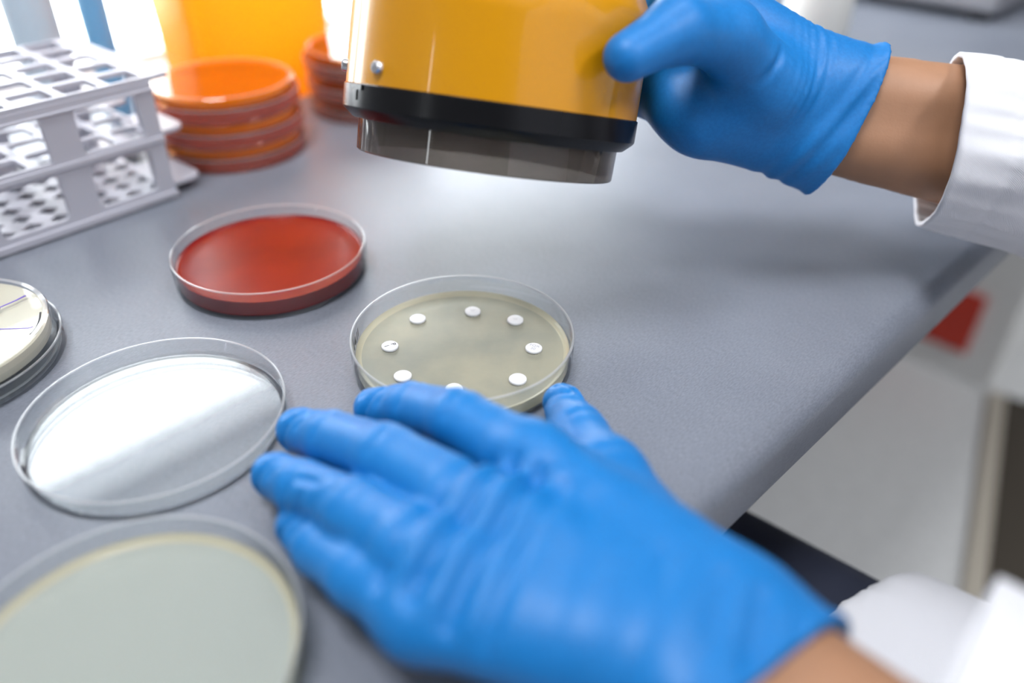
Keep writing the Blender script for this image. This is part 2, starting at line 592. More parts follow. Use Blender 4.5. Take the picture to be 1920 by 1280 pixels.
w = slabs('wall_back', [(S0, S1, NB, NB + 120, -TZ, WZ0), (S0, S1, NB, NB + 120, WZ1, CEIL),
                        (S0, VS0, NB, NB + 120, WZ0, WZ1), (VS1, WS0, NB, NB + 120, WZ0, WZ1), (WS1, S1, NB, NB + 120, WZ0, WZ1)], M['wall'])
w['kind'] = 'structure'
w = slabs('wall_left', [(S0 - 100, S0, NF, W2N0, -TZ, CEIL), (S0 - 100, S0, W2N1, NB + 120, -TZ, CEIL),
                        (S0 - 100, S0, W2N0, W2N1, -TZ, W2Z0), (S0 - 100, S0, W2N0, W2N1, W2Z1, CEIL)], M['wall'])
w['kind'] = 'structure'
BF = [(0, 2, 3, 1), (4, 5, 7, 6), (0, 1, 5, 4), (2, 6, 7, 3), (0, 4, 6, 2), (1, 3, 7, 5)]


def snbox(a):
    return [SN(s, n, z) for z in (a[4], a[5]) for n in (a[2], a[3]) for s in (a[0], a[1])], BF


win = bpy.data.objects.new('window_1', None); link(win)
win.location = (0, 0, TZ * MM); win['kind'] = 'structure'
for a0, a1 in ((WS0, WS1), (VS0, VS1)):
    V, F = join([snbox(q) for q in ((a0, a1, NB + 60, NB + 100, WZ0, WZ0 + 6), (a0, a1, NB + 60, NB + 100, WZ1 - 12, WZ1),
                                    (a0, a0 + 8, NB + 60, NB + 100, WZ0 + 6, WZ1 - 12), (a1 - 8, a1, NB + 60, NB + 100, WZ0 + 6, WZ1 - 12))])
    mesh_obj('window_frame', V, F, M['frame'], win, smooth=False)
    quad_slab('pane', a0 + 8, a1 - 8, NB + 78, NB + 80, WZ0 + 6, WZ1 - 12, M['pane'], win)
win2 = bpy.data.objects.new('window_2', None); link(win2)
win2.location = (0, 0, TZ * MM); win2['kind'] = 'structure'
V, F = join([snbox(q) for q in ((S0 - 80, S0 - 40, W2N0, W2N0 + 12, W2Z0, W2Z1), (S0 - 80, S0 - 40, W2N1 - 12, W2N1, W2Z0, W2Z1),
                                (S0 - 80, S0 - 40, W2N0 + 12, W2N1 - 12, W2Z0, W2Z0 + 12), (S0 - 80, S0 - 40, W2N0 + 12, W2N1 - 12, W2Z1 - 12, W2Z1))])
mesh_obj('window_frame', V, F, M['frame'], win2, smooth=False)
quad_slab('pane', S0 - 62, S0 - 60, W2N0 + 12, W2N1 - 12, W2Z0 + 12, W2Z1 - 12, M['pane'], win2)


# sampling portals in the window openings (they guide daylight, add none)
def portal(cs, cn, cz, wx, wz, d):
    pl = bpy.data.lights.new('window_portal', 'AREA'); pl.shape = 'RECTANGLE'
    pl.size = wx * MM; pl.size_y = wz * MM; pl.cycles.is_portal = True
    po = bpy.data.objects.new('window_portal', pl); link(po)
    c = SN(cs, cn, cz)
    po.location = (c[0] * MM, c[1] * MM, (c[2] + TZ) * MM)
    po.rotation_euler = Vector((d[0], d[1], 0)).to_track_quat('-Z', 'Y').to_euler()


portal((WS0 + WS1) / 2, NB + 118, (WZ0 + WZ1) / 2, WS1 - WS0, WZ1 - WZ0, -N_)
portal((VS0 + VS1) / 2, NB + 118, (WZ0 + WZ1) / 2, VS1 - VS0, WZ1 - WZ0, -N_)
portal(S0 - 98, (W2N0 + W2N1) / 2, (W2Z0 + W2Z1) / 2, W2N1 - W2N0, W2Z1 - W2Z0, E_)

# ceiling lamps
for i, (s, n) in enumerate(lamp_spots):
    t = empty('ceiling_light', SN(s, n, CEIL), EANG, ['square ceiling light panel nearest the window, left of the person', 'square ceiling light panel nearest the window, right of the person', 'square ceiling light panel behind the person, towards the left', 'square ceiling light panel behind the person, towards the right'][i], 'lamp', 'ceiling light panels')
    V, F = join([box(-310, 310, -310, -296, -30, 0), box(-310, 310, 296, 310, -30, 0), box(-310, -296, -296, 296, -30, 0), box(296, 310, -296, 296, -30, 0)])
    mesh_obj('frame', V, F, M['frame'], t, smooth=False)
    ld = bpy.data.lights.new('lamp', 'AREA'); ld.shape = 'SQUARE'; ld.size = 0.58
    ld.energy = LAMP_POWER[i]; ld.color = (0.96, 0.98, 1.0)
    lo = bpy.data.objects.new('lamp', ld); link(lo, t); lo.location = (0, 0, -0.02)

# ============================ bench ============================================
bench = empty('lab_bench', SN(0, 0, -TZ), EANG, 'long grey laminate lab bench with a rounded front edge', 'bench')
T0, T1 = -900.0, 2300.0
# worktop profile in (n, z): bull-nosed front edge
prof = []
R = 9.0
TH = 30.0
for k in range(9):
    a = math.pi / 2 * k / 8
    prof.append((R - R * math.sin(a) - 6.0, -R + R * math.cos(a)))
for k in range(5):
    a = math.pi / 2 * k / 4
    prof.append((4 - 4 * math.cos(a) - 6.0, -TH + 4 - 4 * math.sin(a)))
prof += [(NB, -TH), (NB, 0.0)]
V = []; F = []
nst = 2
for s in (T0, T1):
    for n, z in prof: V.append((s, n, z + TZ))
m_ = len(prof)
for k in range(m_):
    k2 = (k + 1) % m_
    F.append((k, m_ + k, m_ + k2, k2))
F.append(tuple(range(m_))); F.append(tuple(range(2 * m_ - 1, m_ - 1, -1)))
wt = mesh_obj('worktop', V, F, M['laminate'], bench, smooth=True, auto=30)
# supports: white pedestal with a red panel far along, plain end panel near
V, F = box(1314, 2000, 112, NB - 20, 0, TZ - TH)
ped = bevel(mesh_obj('pedestal', V, F, M['cab_white'], bench, smooth=False), 3)
V, F = box(1306, 1314, 168, 400, 62, 185)
bevel(mesh_obj('panel', V, F, M['red'], ped, smooth=False), 2)['label'] = 'red panel'
V, F = box(T0 + 20, T0 + 60, 60, NB - 20, 0, TZ - TH)
mesh_obj('end_panel', V, F, M['cab_white'], bench, smooth=False)
V, F = box(T0 + 60, 1314, NB - 60, NB - 30, 500, TZ - TH)
mesh_obj('back_rail', V, F, M['steel'], bench, smooth=False)

# floor mat in the aisle
fm = empty('floor_mat', (662, 740, -TZ), math.atan2(1036, 587), 'dark brown floor mat with beige edging beside the bench', 'mat')
V, F = box(-500, 520, -500, -16, 0, 9)
bevel(mesh_obj('rubber_field', V, F, M['mat_brown'], fm, smooth=False), 3)
V, F = join([box(-500, 520, -16, 14, 0, 11)])
bevel(mesh_obj('edging', V, F, M['mat_edge'], fm, smooth=False), 3)

# ============================ petri dishes =====================================


def dish_base_profile(R, H, t=1.1, floor=1.2, foot=0.6):
    return [(0, foot), (R - 3.0, foot), (R - 2.6, 0), (R - 0.8, 0), (R - 0.3, 0.5), (R, H - 0.4), (R - 0.25, H), (R - t + 0.25, H), (R - t, H - 0.4),
            (R - t - 0.4, floor + foot + 1.0), (R - t - 1.4, floor + foot), (0, floor + foot)]


def dish_shell(name, R, H, parent, mat, rim, flip=False, z=0.0, t=1.1, seg=128):
    P = dish_base_profile(R, H, t)
    V, F, fp = lathe(P, seg, closed=False)
    midx = [1 if i in (5, 6, 7, 2) else 0 for i in fp]
    V = np.array(V)
    if flip:
        V[:, 2] = H - V[:, 2]; F = [f[::-1] for f in F]
    V[:, 2] += z
    return mesh_obj(name, V, F, [mat, rim], parent, midx=midx, auto=35)


def agar_disc(name, R, z0, z1, parent, mat, meniscus=0.8, seg=128, edge=None):
    P = [(0, z0), (R, z0), (R, z1 + meniscus), (R - 0.8, z1 + 0.25 * meniscus), (R - 2.2, z1), (R - 8, z1), (0, z1)]
    V, F, fp = lathe(P, seg, closed=False)
    if edge is None: return mesh_obj(name, V, F, mat, parent, auto=60)
    return mesh_obj(name, V, F, [mat, edge], parent, midx=[1 if i in (1, 2, 3) else 0 for i in fp], auto=60)


# -- the dish being examined: pale agar with eight paper discs
d = empty('petri_dish', (-19.9, 266.1, 0), 0, 'clear petri dish of pale agar holding eight white paper discs', 'petri dish')
dish_shell('base', 45, 14, d, M['clear'], M['rim_glint'])
agar_disc('agar', 43.2, 1.9, 5.0, d, M['agar_pale'], 1.5, edge=M['agar_lit_edge'])
ang = math.radians(180)
text_obj('date_mark', '14.11', 5.6, M['ink'], d, (43.3 * math.cos(ang), 43.3 * math.sin(ang), 9.2), (math.radians(90), 0, ang - math.pi / 2), 0.12)
discs = [(-40.6, 286.9, 'white paper disc at the upper left on the pale agar', 's'),
         (-17.3, 293.3, 'farthest white paper disc, at the back of the pale agar', 's'),
         (1.3, 286.9, 'white paper disc at the upper right of the pale agar', 's'),
         (8.9, 266.1, 'rightmost white paper disc on the pale agar, with two lines of grey print', 'FOX\n30'),
         (2.4, 245.3, 'white paper disc at the lower right, nearest the thumb', 's'),
         (-21.8, 238.5, 'white paper disc nearest the camera, just behind the index finger', None),
         (-42.2, 246.5, 'white paper disc at the lower left, above the index fingertip', None),
         (-49.8, 266.4, 'leftmost white paper disc, printed P over 1 in black', 'P\n1')]
for i, (x, y, lab, tx) in enumerate(discs):
    V, F, fp = lathe([(0, 0), (3.2, 0), (3.45, 0.25), (3.45, 1.05), (3.2, 1.3), (0, 1.32)], 40, closed=False)
    o = empty('paper_disc', (x, y, 5.02), random.Random(i).uniform(0, 6), lab, 'paper disc', 'paper discs on the pale agar')
    mesh_obj('disc', V, F, M['paper'], o, auto=50)
    o.rotation_euler = (math.radians((i % 3 - 1) * 1.0), math.radians((i % 2) * 1.0), 0)
    if tx == 's':
        V, F = join([box(-1.3 + 0.1 * i, 1.1, 0.4, 0.62, 1.31, 1.35), box(-0.8, 0.7 + .1 * i, -0.5, -0.3, 1.31, 1.35)])
        mesh_obj('print', V, F, M['ink_grey'], o, smooth=False)
    elif tx:
        rz = math.radians(-60) if tx[0] == 'P' else math.radians(-20)
        text_obj('print', tx, 2.9 if tx[0] == 'P' else 2.2, M['ink'] if tx[0] == 'P' else M['ink_grey'], o, (0, 0, 1.37), (0, 0, rz), 0.03)

# -- blood agar dish
d = empty('petri_dish', (-115.8, 337.1, 0), 0, 'clear petri dish filled with dark red blood agar', 'petri dish')
dish_shell('base', 45, 14, d, M['clear'], M['rim_glint'])
agar_disc('agar', 43.3, 1.9, 7.5, d, M['agar_red'], 1.2)

# -- empty lid lying open side up
d = empty('empty_petri_dish', (-128.5, 221.5, 0), 0, 'empty clear petri dish lid lying open side up beside the gloved fingertips', 'petri dish')
dish_shell('shell', 46, 8.5, d, M['clear'], M['rim_glint'])

# -- near dish, bottom left
d = empty('petri_dish', (-98.0, 121.0, 0), 0, 'blurred petri dish with pale greenish agar at the near left corner', 'petri dish')
dish_shell('base', 45, 14.5, d, M['clear'], M['rim_glint'])
agar_disc('agar', 43.2, 1.9, 6.5, d, M['agar_near'], 2.0, edge=M['agar_lit_edge'])

# -- inverted dish at the left border: cream agar on top, lid below, pen marks
d = empty('petri_dish', (-229.5, 257.5, 0), 0, 'upside-down petri dish with cream agar and purple pen lines at the left edge', 'petri dish')
dish_shell('lid', 46, 8.5, d, M['clear'], M['rim_glint'])
dish_shell('base', 43.6, 14, d, M['clear'], M['rim_glint'], flip=True, z=2.0)
V, F, fp = lathe([(0, 7.6), (42.0, 7.6), (42.2, 8.0), (42.2, 13.4), (41.6, 14.0), (0, 14.0)], 128, closed=False)
mesh_obj('agar', V, F, M['agar_cream'], d, auto=40)


def ribbon(name, pts, wdt, mat, parent, z):
    V, F = tube([(x, y, z) for x, y in pts], wdt, 6)
    V = np.array(V); V[:, 2] = z + (V[:, 2] - z) * 0.25
    return mesh_obj(name, V, F, mat, parent)


ZT = 15.55
ribbon('pen_line', [(-12, -27), (11.2, 8.8), (18.3, 19.7), (22.1, 25.2), (24.1, 29.1)], [0.3, 0.35, 0.4, 0.55, 0.7], M['ink_purple'], d, ZT)
ribbon('pen_line', [(-22, -4), (15.1, 2.0), (26.8, 3.8), (37.9, 4.8), (38.8, 5.9)], 0.36, M['ink_purple'], d, ZT)
ribbon('pen_arc', [(36.6, 16.4), (38.0, 13.2), (39.0, 10.5), (39.9, 7.6), (40.4, 4.8), (40.6, 2.4), (40.3, 0.3)], 0.36, M['ink'], d, ZT)
ribbon('pen_arc', [(33.5, -21.5), (37.0, -16.7), (38.6, -13.6), (39.4, -10.2)], 0.3, M['ink'], d, ZT)
ribbon('pen_ring', [(17.5 + 1.4 * math.cos(math.radians(a)), 17.6 + 2.0 * math.sin(math.radians(a))) for a in range(0, 361, 20)], 0.3, M['ink'], d, ZT)
ribbon('pen_tick', [(39.6, -6.2), (40.3, -5.2), (40.6, -4.2)], 0.2, M['ink'], d, ZT)


# -- stacks of closed dishes kept upside down
def stacked_dish(x, y, z, magar, mclear, mtop, label, group, rz=0):
    d = empty('stacked_petri_dish', (x, y, z), rz, label, 'petri dish', group)
    dish_shell('lid', 45.2, 8.5, d, mclear, M['rim_glint'], seg=72)
    dish_shell('base', 42.8, 13.0, d, mtop, M['rim_glint'], flip=True, z=1.8, seg=72)
    V, F, fp = lathe([(0, 8.6), (41.3, 8.6), (41.3, 13.0), (0, 13.0)], 72, closed=False)
    mesh_obj('agar', V, F, magar, d, auto=40)
    return d


rr = random.Random(4)
for k in range(3):
    nm = ['bottom dish of the orange stack, standing on the bench', 'middle dish of the orange stack beside the rack', 'topmost dish of the orange stack, its orange agar facing up'][k]
    stacked_dish(-179.5 + rr.uniform(-1.2, 1.2), 496.0 + rr.uniform(-1.2, 1.2), k * 14.85, M['agar_orange'], M['red_clear'], M['orange_clear'], nm, 'orange stack of dishes')
for k in range(3):
    nm = ['bottom dish of the brownish stack half hidden behind the yellow device', 'middle dish of the brownish stack half hidden behind the yellow device',
          'topmost dish of the brownish stack half hidden behind the yellow device'][k]
    stacked_dish(-104.5 + rr.uniform(-2, 2), 580.0 + rr.uniform(-2, 2), k * 14.85, M['agar_brown'], M['brown_clear'], M['orange_clear'], nm, 'brownish stack of dishes')

# ============================ test tube rack ====================================
RA = math.radians(50)
rk = empty('test_tube_rack', (-191, 419, 0), RA, 'grey plastic test tube rack with square holes and windowed sides', 'tube rack')
# local: x along length (0 = right end, negative = left), y = depth into the bench
RL, RW, RH = 246.0, 106.0, 68.0


def rounded_rect(cx, cy, hx, hy, r, seg=4):
    pts = []
    for qx, qy, a0 in ((1, 1, 0), (-1, 1, 90), (-1, -1, 180), (1, -1, 270)):
        for k in range(seg + 1):
            a = math.radians(a0 + 90 * k / seg)
            pts.append((cx + qx * (hx - r) + r * math.cos(a), cy + qy * (hy - r) + r * math.sin(a)))
    return pts


def plate(name, xs, ys, holes, t, parent, mat, xf):
    """plate split in cells, each cell with one optional hole polygon. xf maps (u,v,w)->(x,y,z)."""
    V = []; F = []
    for i in range(len(xs) - 1):
        for j in range(len(ys) - 1):
            x0, x1, y0, y1 = xs[i], xs[i + 1], ys[j], ys[j + 1]
            h = holes(i, j, x0, x1, y0, y1)
            if h is None:
                o = len(V)
                for w in (0, t):
                    V += [xf(x0, y0, w), xf(x1, y0, w), xf(x1, y1, w), xf(x0, y1, w)]
                F += [(o, o + 3, o + 2, o + 1), (o + 4, o + 5, o + 6, o + 7)]
                continue
            n = len(h)
            cx, cy = (x0 + x1) / 2, (y0 + y1) / 2
            outer = []
            for (px, py) in h:      # project the hole point outwards to the cell border
                dx, dy = px - cx, py - cy
                k = min(((x1 - x0) / 2) / max(abs(dx), 1e-6), ((y1 - y0) / 2) / max(abs(dy), 1e-6))
                outer.append((cx + dx * k, cy + dy * k))
            # snap the nearest outer points to cell corners
            for qx, qy in ((x0, y0), (x1, y0), (x1, y1), (x0, y1)):
                kk = min(range(n), key=lambda q: (outer[q][0] - qx) ** 2 + (outer[q][1] - qy) ** 2)
                outer[kk] = (qx, qy)
            o = len(V)
            for w in (0, t):
                V += [xf(a, b, w) for a, b in h]; V += [xf(a, b, w) for a, b in outer]
            for k in range(n):
                k2 = (k + 1) % n
                F.append((o + k, o + k2, o + n + k2, o + n + k))
                F.append((o + 2 * n + k, o + 3 * n + k, o + 3 * n + k2, o + 2 * n + k2))
                F.append((o + k, o + 2 * n + k, o + 2 * n + k2, o + k2))
    # outer border
    x0, x1, y0, y1 = xs[0], xs[-1], ys[0], ys[-1]
    o = len(V)
    for w in (0, t): V += [xf(x0, y0, w), xf(x1, y0, w), xf(x1, y1, w), xf(x0, y1, w)]
    for k in range(4):
        k2 = (k + 1) % 4
        F.append((o + k, o + k2, o + 4 + k2, o + 4 + k))
    return mesh_obj(name, V, F, mat, parent, smooth=False)


NXH, NYH = 11, 5
px_, py_ = RL / NXH, RW / NYH
xs = [-RL + px_ * k for k in range(NXH + 1)]; ys = [py_ * k for k in range(NYH + 1)]
xs_t = [xs[0] - 10] + xs + [10]
sq = lambda i, j, x0, x1, y0, y1: None if (x1 - x0) < px_ - 1 else rounded_rect((x0 + x1) / 2, (y0 + y1) / 2, 8.9, 8.6, 2.5)
plate('top_plate', xs_t, ys, sq, 2.6, rk, M['rack'], lambda u, v, w: (u, v, RH - 2.6 + w))
plate('middle_plate', xs, ys, sq, 2.2, rk, M['rack'], lambda u, v, w: (u, v, 36 + w))


def diamond(i, j, x0, x1, y0, y1):
    cx, cy = (x0 + x1) / 2, (y0 + y1) / 2
    return [(cx + 5.6, cy), (cx + 2.6, cy + 2.6), (cx, cy + 5.2), (cx - 2.6, cy + 2.6), (cx - 5.6, cy), (cx - 2.6, cy - 2.6), (cx, cy - 5.2), (cx + 2.6, cy - 2.6)]


xs2 = [-RL + RL / 18 * k for k in range(19)]; ys2 = [RW / 8 * k for k in range(9)]
plate('bottom_plate', xs2, ys2, diamond, 2.2, rk, M['rack'], lambda u, v, w: (u, v, 5 + w))
# side walls with two rows of windows
nw = 5
pitch = RL / nw
xw = [-RL + pitch * k for k in range(nw + 1)]
zw = [3.0, 34.5, RH - 2.6]
wf = lambda i, j, x0, x1, y0, y1: rounded_rect((x0 + x1) / 2 - 1, (y0 + y1) / 2 + (1.0 if j == 0 else -0.5), 16.5, 11.6 if j == 0 else 12.2, 3.0)
plate('side_wall', xw, zw, wf, 2.4, rk, M['rack'], lambda u, v, w: (u, -0.4 + w, v))
plate('side_wall', xw, zw, wf, 2.4, rk, M['rack'], lambda u, v, w: (u, RW - 2.0 + w, v))
for b_ in ((-1.6, 33.2, 36.4), (-1.4, 60.5, 62.0), (-2.0, 1.2, 5.0)):
    V, F = box(-RL - 0.5, 0.5, b_[0], -0.2, b_[1], b_[2])
    bevel(mesh_obj('moulded_rib', V, F, M['rack'], rk, smooth=False), 0.4)
for x0_ in (-2.4, -RL):
    for y0_ in (2, RW - 20):
        V, F = box(x0_, x0_ + 2.4, y0_, y0_ + 18, 3, RH - 2.6)
        mesh_obj('end_post', V, F, M['rack'], rk, smooth=False)


def tab(z, ln, y0, y1):
    pts = rounded_rect((ln - 6) / 2, (y0 + y1) / 2, (ln + 6) / 2, (y1 - y0) / 2, 8, 6)
    n = len(pts)
    V = [(a, b, z) for a, b in pts] + [(a, b, z + 2.6) for a, b in pts]
    F = [tuple(range(n))[::-1], tuple(range(n, 2 * n))] + [(k, (k + 1) % n, n + (k + 1) % n, n + k) for k in range(n)]
    return bevel(mesh_obj('end_tab', V, F, M['rack'], rk, smooth=False), 0.6)


tab(34.5, 17, 4, 40); tab(5.0, 20, 3, 44); tab(34.5, 17, 66, 102); tab(5.0, 20, 62, 103)
for x0_ in (-16, -RL + 4):
    for y0_ in (2, RW - 12):
        V, F = box(x0_, x0_ + 12, y0_, y0_ + 10, 0, 3)
        mesh_obj('foot', V, F, M['rack'], rk, smooth=False)

# ============================ yellow hand-held lamp housing ======================
ax = Vector((0.12, 0.315, 0.94)).normalized()
dv = empty('handheld_viewer', (-12.0, 316.0, 64.5), 0, 'glossy yellow cylindrical device with black ring and smoked skirt in the gloved hand', 'viewing device')
xaxis = Vector((1, 0, 0)); xaxis = (xaxis - ax * xaxis.dot(ax)).normalized(); yaxis = ax.cross(xaxis)
dv.rotation_euler = Matrix((xaxis, yaxis, ax)).transposed().to_euler()
V, F, fp = lathe([(50.6, 0.0), (52.4, 0.0), (52.9, 0.6), (53.2, 15), (50.8, 15)], 128)
mesh_obj('smoked_skirt', V, F, M['smoke'], dv, auto=35)
V, F, fp = lathe([(50, 12.5), (55.4, 12.5), (58.8, 15.4), (59.5, 16.4), (59.5, 24.6), (58.9, 25.0), (50, 25.0)], 128)
ring = mesh_obj('black_ring', V, F, M['black'], dv, auto=25)
V, F, fp = lathe([(0, 20.0), (58.6, 20.0), (58.6, 24.5), (58.9, 24.8), (58.6, 54), (58.3, 62.5), (57.6, 64.0), (49, 80), (45, 85.5), (30, 88), (0, 88.5)], 128, closed=False)
mesh_obj('housing', V, F, M['yellow'], dv, auto=28)
V, F, fp = lathe([(0, 87), (22, 87), (22, 100), (19, 104), (0, 104.4)], 48, closed=False)
mesh_obj('top_knob', V, F, M['black'], dv, auto=35)
for a in (-133, -170, 50, 110):
    th = math.radians(a)
    V, F, fp = lathe([(0, -1), (2.5, -1), (2.5, 1.2), (1.9, 2.0), (0.7, 2.1), (0.6, 1.4), (0, 1.4)], 24, closed=False)
    o = mesh_obj('screw', V, F, M['chrome'], dv, auto=40)
    o.location = (59.0 * math.cos(th) * MM, 59.0 * math.sin(th) * MM, 31.0 * MM)
    o.rotation_euler = (0, math.radians(90), th)
th = math.radians(-146)
V, F = join([box(-0.6, 0.5, -5.0, 5.0, 0, 1.8), box(-0.6, 0.5, -1.0, 1.0, -3.6, 0)])
o = mesh_obj('slot', V, F, M['black'], ring, smooth=False)
o.location = (59.4 * math.cos(th) * MM, 59.4 * math.sin(th) * MM, 22.6 * MM); o.rotation_euler = (0, 0, th)

# ============================ background items ===================================
d = empty('sharps_bin', (-196, 604, 0), EANG, 'blurred translucent yellow plastic bin behind the orange stack', 'bin')
V = []; F = []
prof2 = [(50, 30, 0), (52, 32, 3), (60, 38, 205), (62, 40, 207), (62, 40, 213)]
ring_n = 28
for hx, hy, z in prof2:
    for a, b in rounded_rect(0, 0, hx, hy, 12, 6): V.append((a, b, z))
for i in range(len(prof2) - 1):
    for k in range(ring_n): F.append((i * ring_n + k, i * ring_n + (k + 1) % ring_n, (i + 1) * ring_n + (k + 1) % ring_n, (i + 1) * ring_n + k))
F.append(tuple(range(ring_n))[::-1])
mesh_obj('bucket', V, F, M['bin_yellow'], d, auto=40)
V = []; F = []
for hx, hy, z in [(63, 41, 209), (63, 41, 219), (54, 34, 228), (34, 22, 232)]:
    for a, b in rounded_rect(0, 0, hx, hy, 12, 6): V.append((a, b, z))
for i in range(3):
    for k in range(ring_n): F.append((i * ring_n + k, i * ring_n + (k + 1) % ring_n, (i + 1) * ring_n + (k + 1) % ring_n, (i + 1) * ring_n + k))
F.append(tuple(range(ring_n))[::-1]); F.append(tuple(3 * ring_n + k for k in range(ring_n)))
mesh_obj('lid', V, F, M['bin_lid'], d, auto=30)


def bottle(x, y, r, h, mat, label, cap=M['cap_white']):
    d = empty('bottle', (x, y, 0), 0, label, 'bottle', 'bottles behind the rack')
    V, F, fp = lathe([(0, 0), (r - 2, 0), (r, 2), (r, h * 0.72), (r * 0.8, h * 0.82), (r * 0.42, h * 0.88), (r * 0.42, h), (0, h)], 40, closed=False)
    mesh_obj('body', V, F, mat, d, auto=40)
    V, F, fp = lathe([(0, h - 8), (r * 0.5, h - 8), (r * 0.5, h + 12), (r * 0.44, h + 14), (0, h + 14)], 32, closed=False)
    mesh_obj('cap', V, F, cap, d, auto=40)


bottle(-303, 524, 15, 150, M['bottle_clear'], 'blurred pale frosted bottle at the back left behind the rack')
bottle(-275, 548, 9, 140, M['bottle_blue'], 'blurred blue bottle at the back left behind the rack')

# white dispenser and grey unit further along the bench
d = empty('dispenser_bottle', (262, 735, 0), 0, 'blurred whitish dispenser bottle on the bench behind the right wrist', 'bottle')
V, F, fp = lathe([(0, 0), (26, 0), (28, 3), (28, 90), (20, 108), (9, 114), (9, 126), (0, 126)], 40, closed=False)
mesh_obj('body', V, F, M['white_plastic'], d, auto=40)
V, F, fp = lathe([(0, 122), (11, 122), (11, 140), (4, 142), (4, 160), (0, 160)], 32, closed=False)
mesh_obj('pump', V, F, M['cap_white'], d, auto=40)
d = empty('instrument_unit', (520, 1010, 0), EANG, 'blurred dark grey instrument on the far bench at upper right', 'instrument')
V, F = box(-150, 190, -90, 120, 8, 170)
bevel(mesh_obj('case', V, F, M['grey_plastic'], d, smooth=False), 8, 3)
V, F = box(-154, -149, -60, 80, 70, 140)
bevel(mesh_obj('front_panel', V, F, M['white_plastic'], d, smooth=False), 2)
for x0_ in (-140, 160):
    for y0_ in (-80, 90):
        V, F = box(x0_, x0_ + 20, y0_, y0_ + 20, 0, 8)
        mesh_obj('foot', V, F, M['black'], d, smooth=False)

# ============================ the person =========================================
person = empty('person', (290, -25, -TZ), 0, 'person in white lab coat and blue gloves reaching in from the right', 'person')
PO = np.array([290.0, -25.0, -TZ])


def pobj(name, V, F, mat, parent=None, **kw):
    par = parent or person
    return mesh_obj(name, np.asarray(V) - PO, F, mat, par, **kw)


# ---- left hand (lower one, flat on the bench) -------------------------------------
LH = dict(
    idx=[(6.7, 172.0, 31), (-16.7, 193.6, 29.5), (-34.0, 210.5, 20), (-48.5, 220.5, 11)],
    mid=[(-8.6, 151.5, 32.5), (-37.3, 177.0, 28.5), (-58.3, 196.0, 18.5), (-73.0, 209.0, 10.5)],
    rng=[(-21.0, 136.5, 30.5), (-43.0, 156.0, 27), (-63.1, 174.0, 18), (-76.0, 187.0, 10.5)],
    pky=[(-22.0, 124.0, 25), (-39.5, 138.0, 22), (-53.5, 152.5, 15.5), (-63.5, 165.5, 10)],
    thm=[(44.0, 138.0, 22), (29.5, 177.0, 21), (22.6, 203.0, 15.5), (18.8, 226.5, 9.5)])
LW = np.array([45.0, 116.0, 24.0])             # wrist
LD = np.array([0.60, -0.80, 0.05]); LD /= np.linalg.norm(LD)   # forearm direction
LA = np.array([0.80, 0.60, 0.0])             # across the wrist


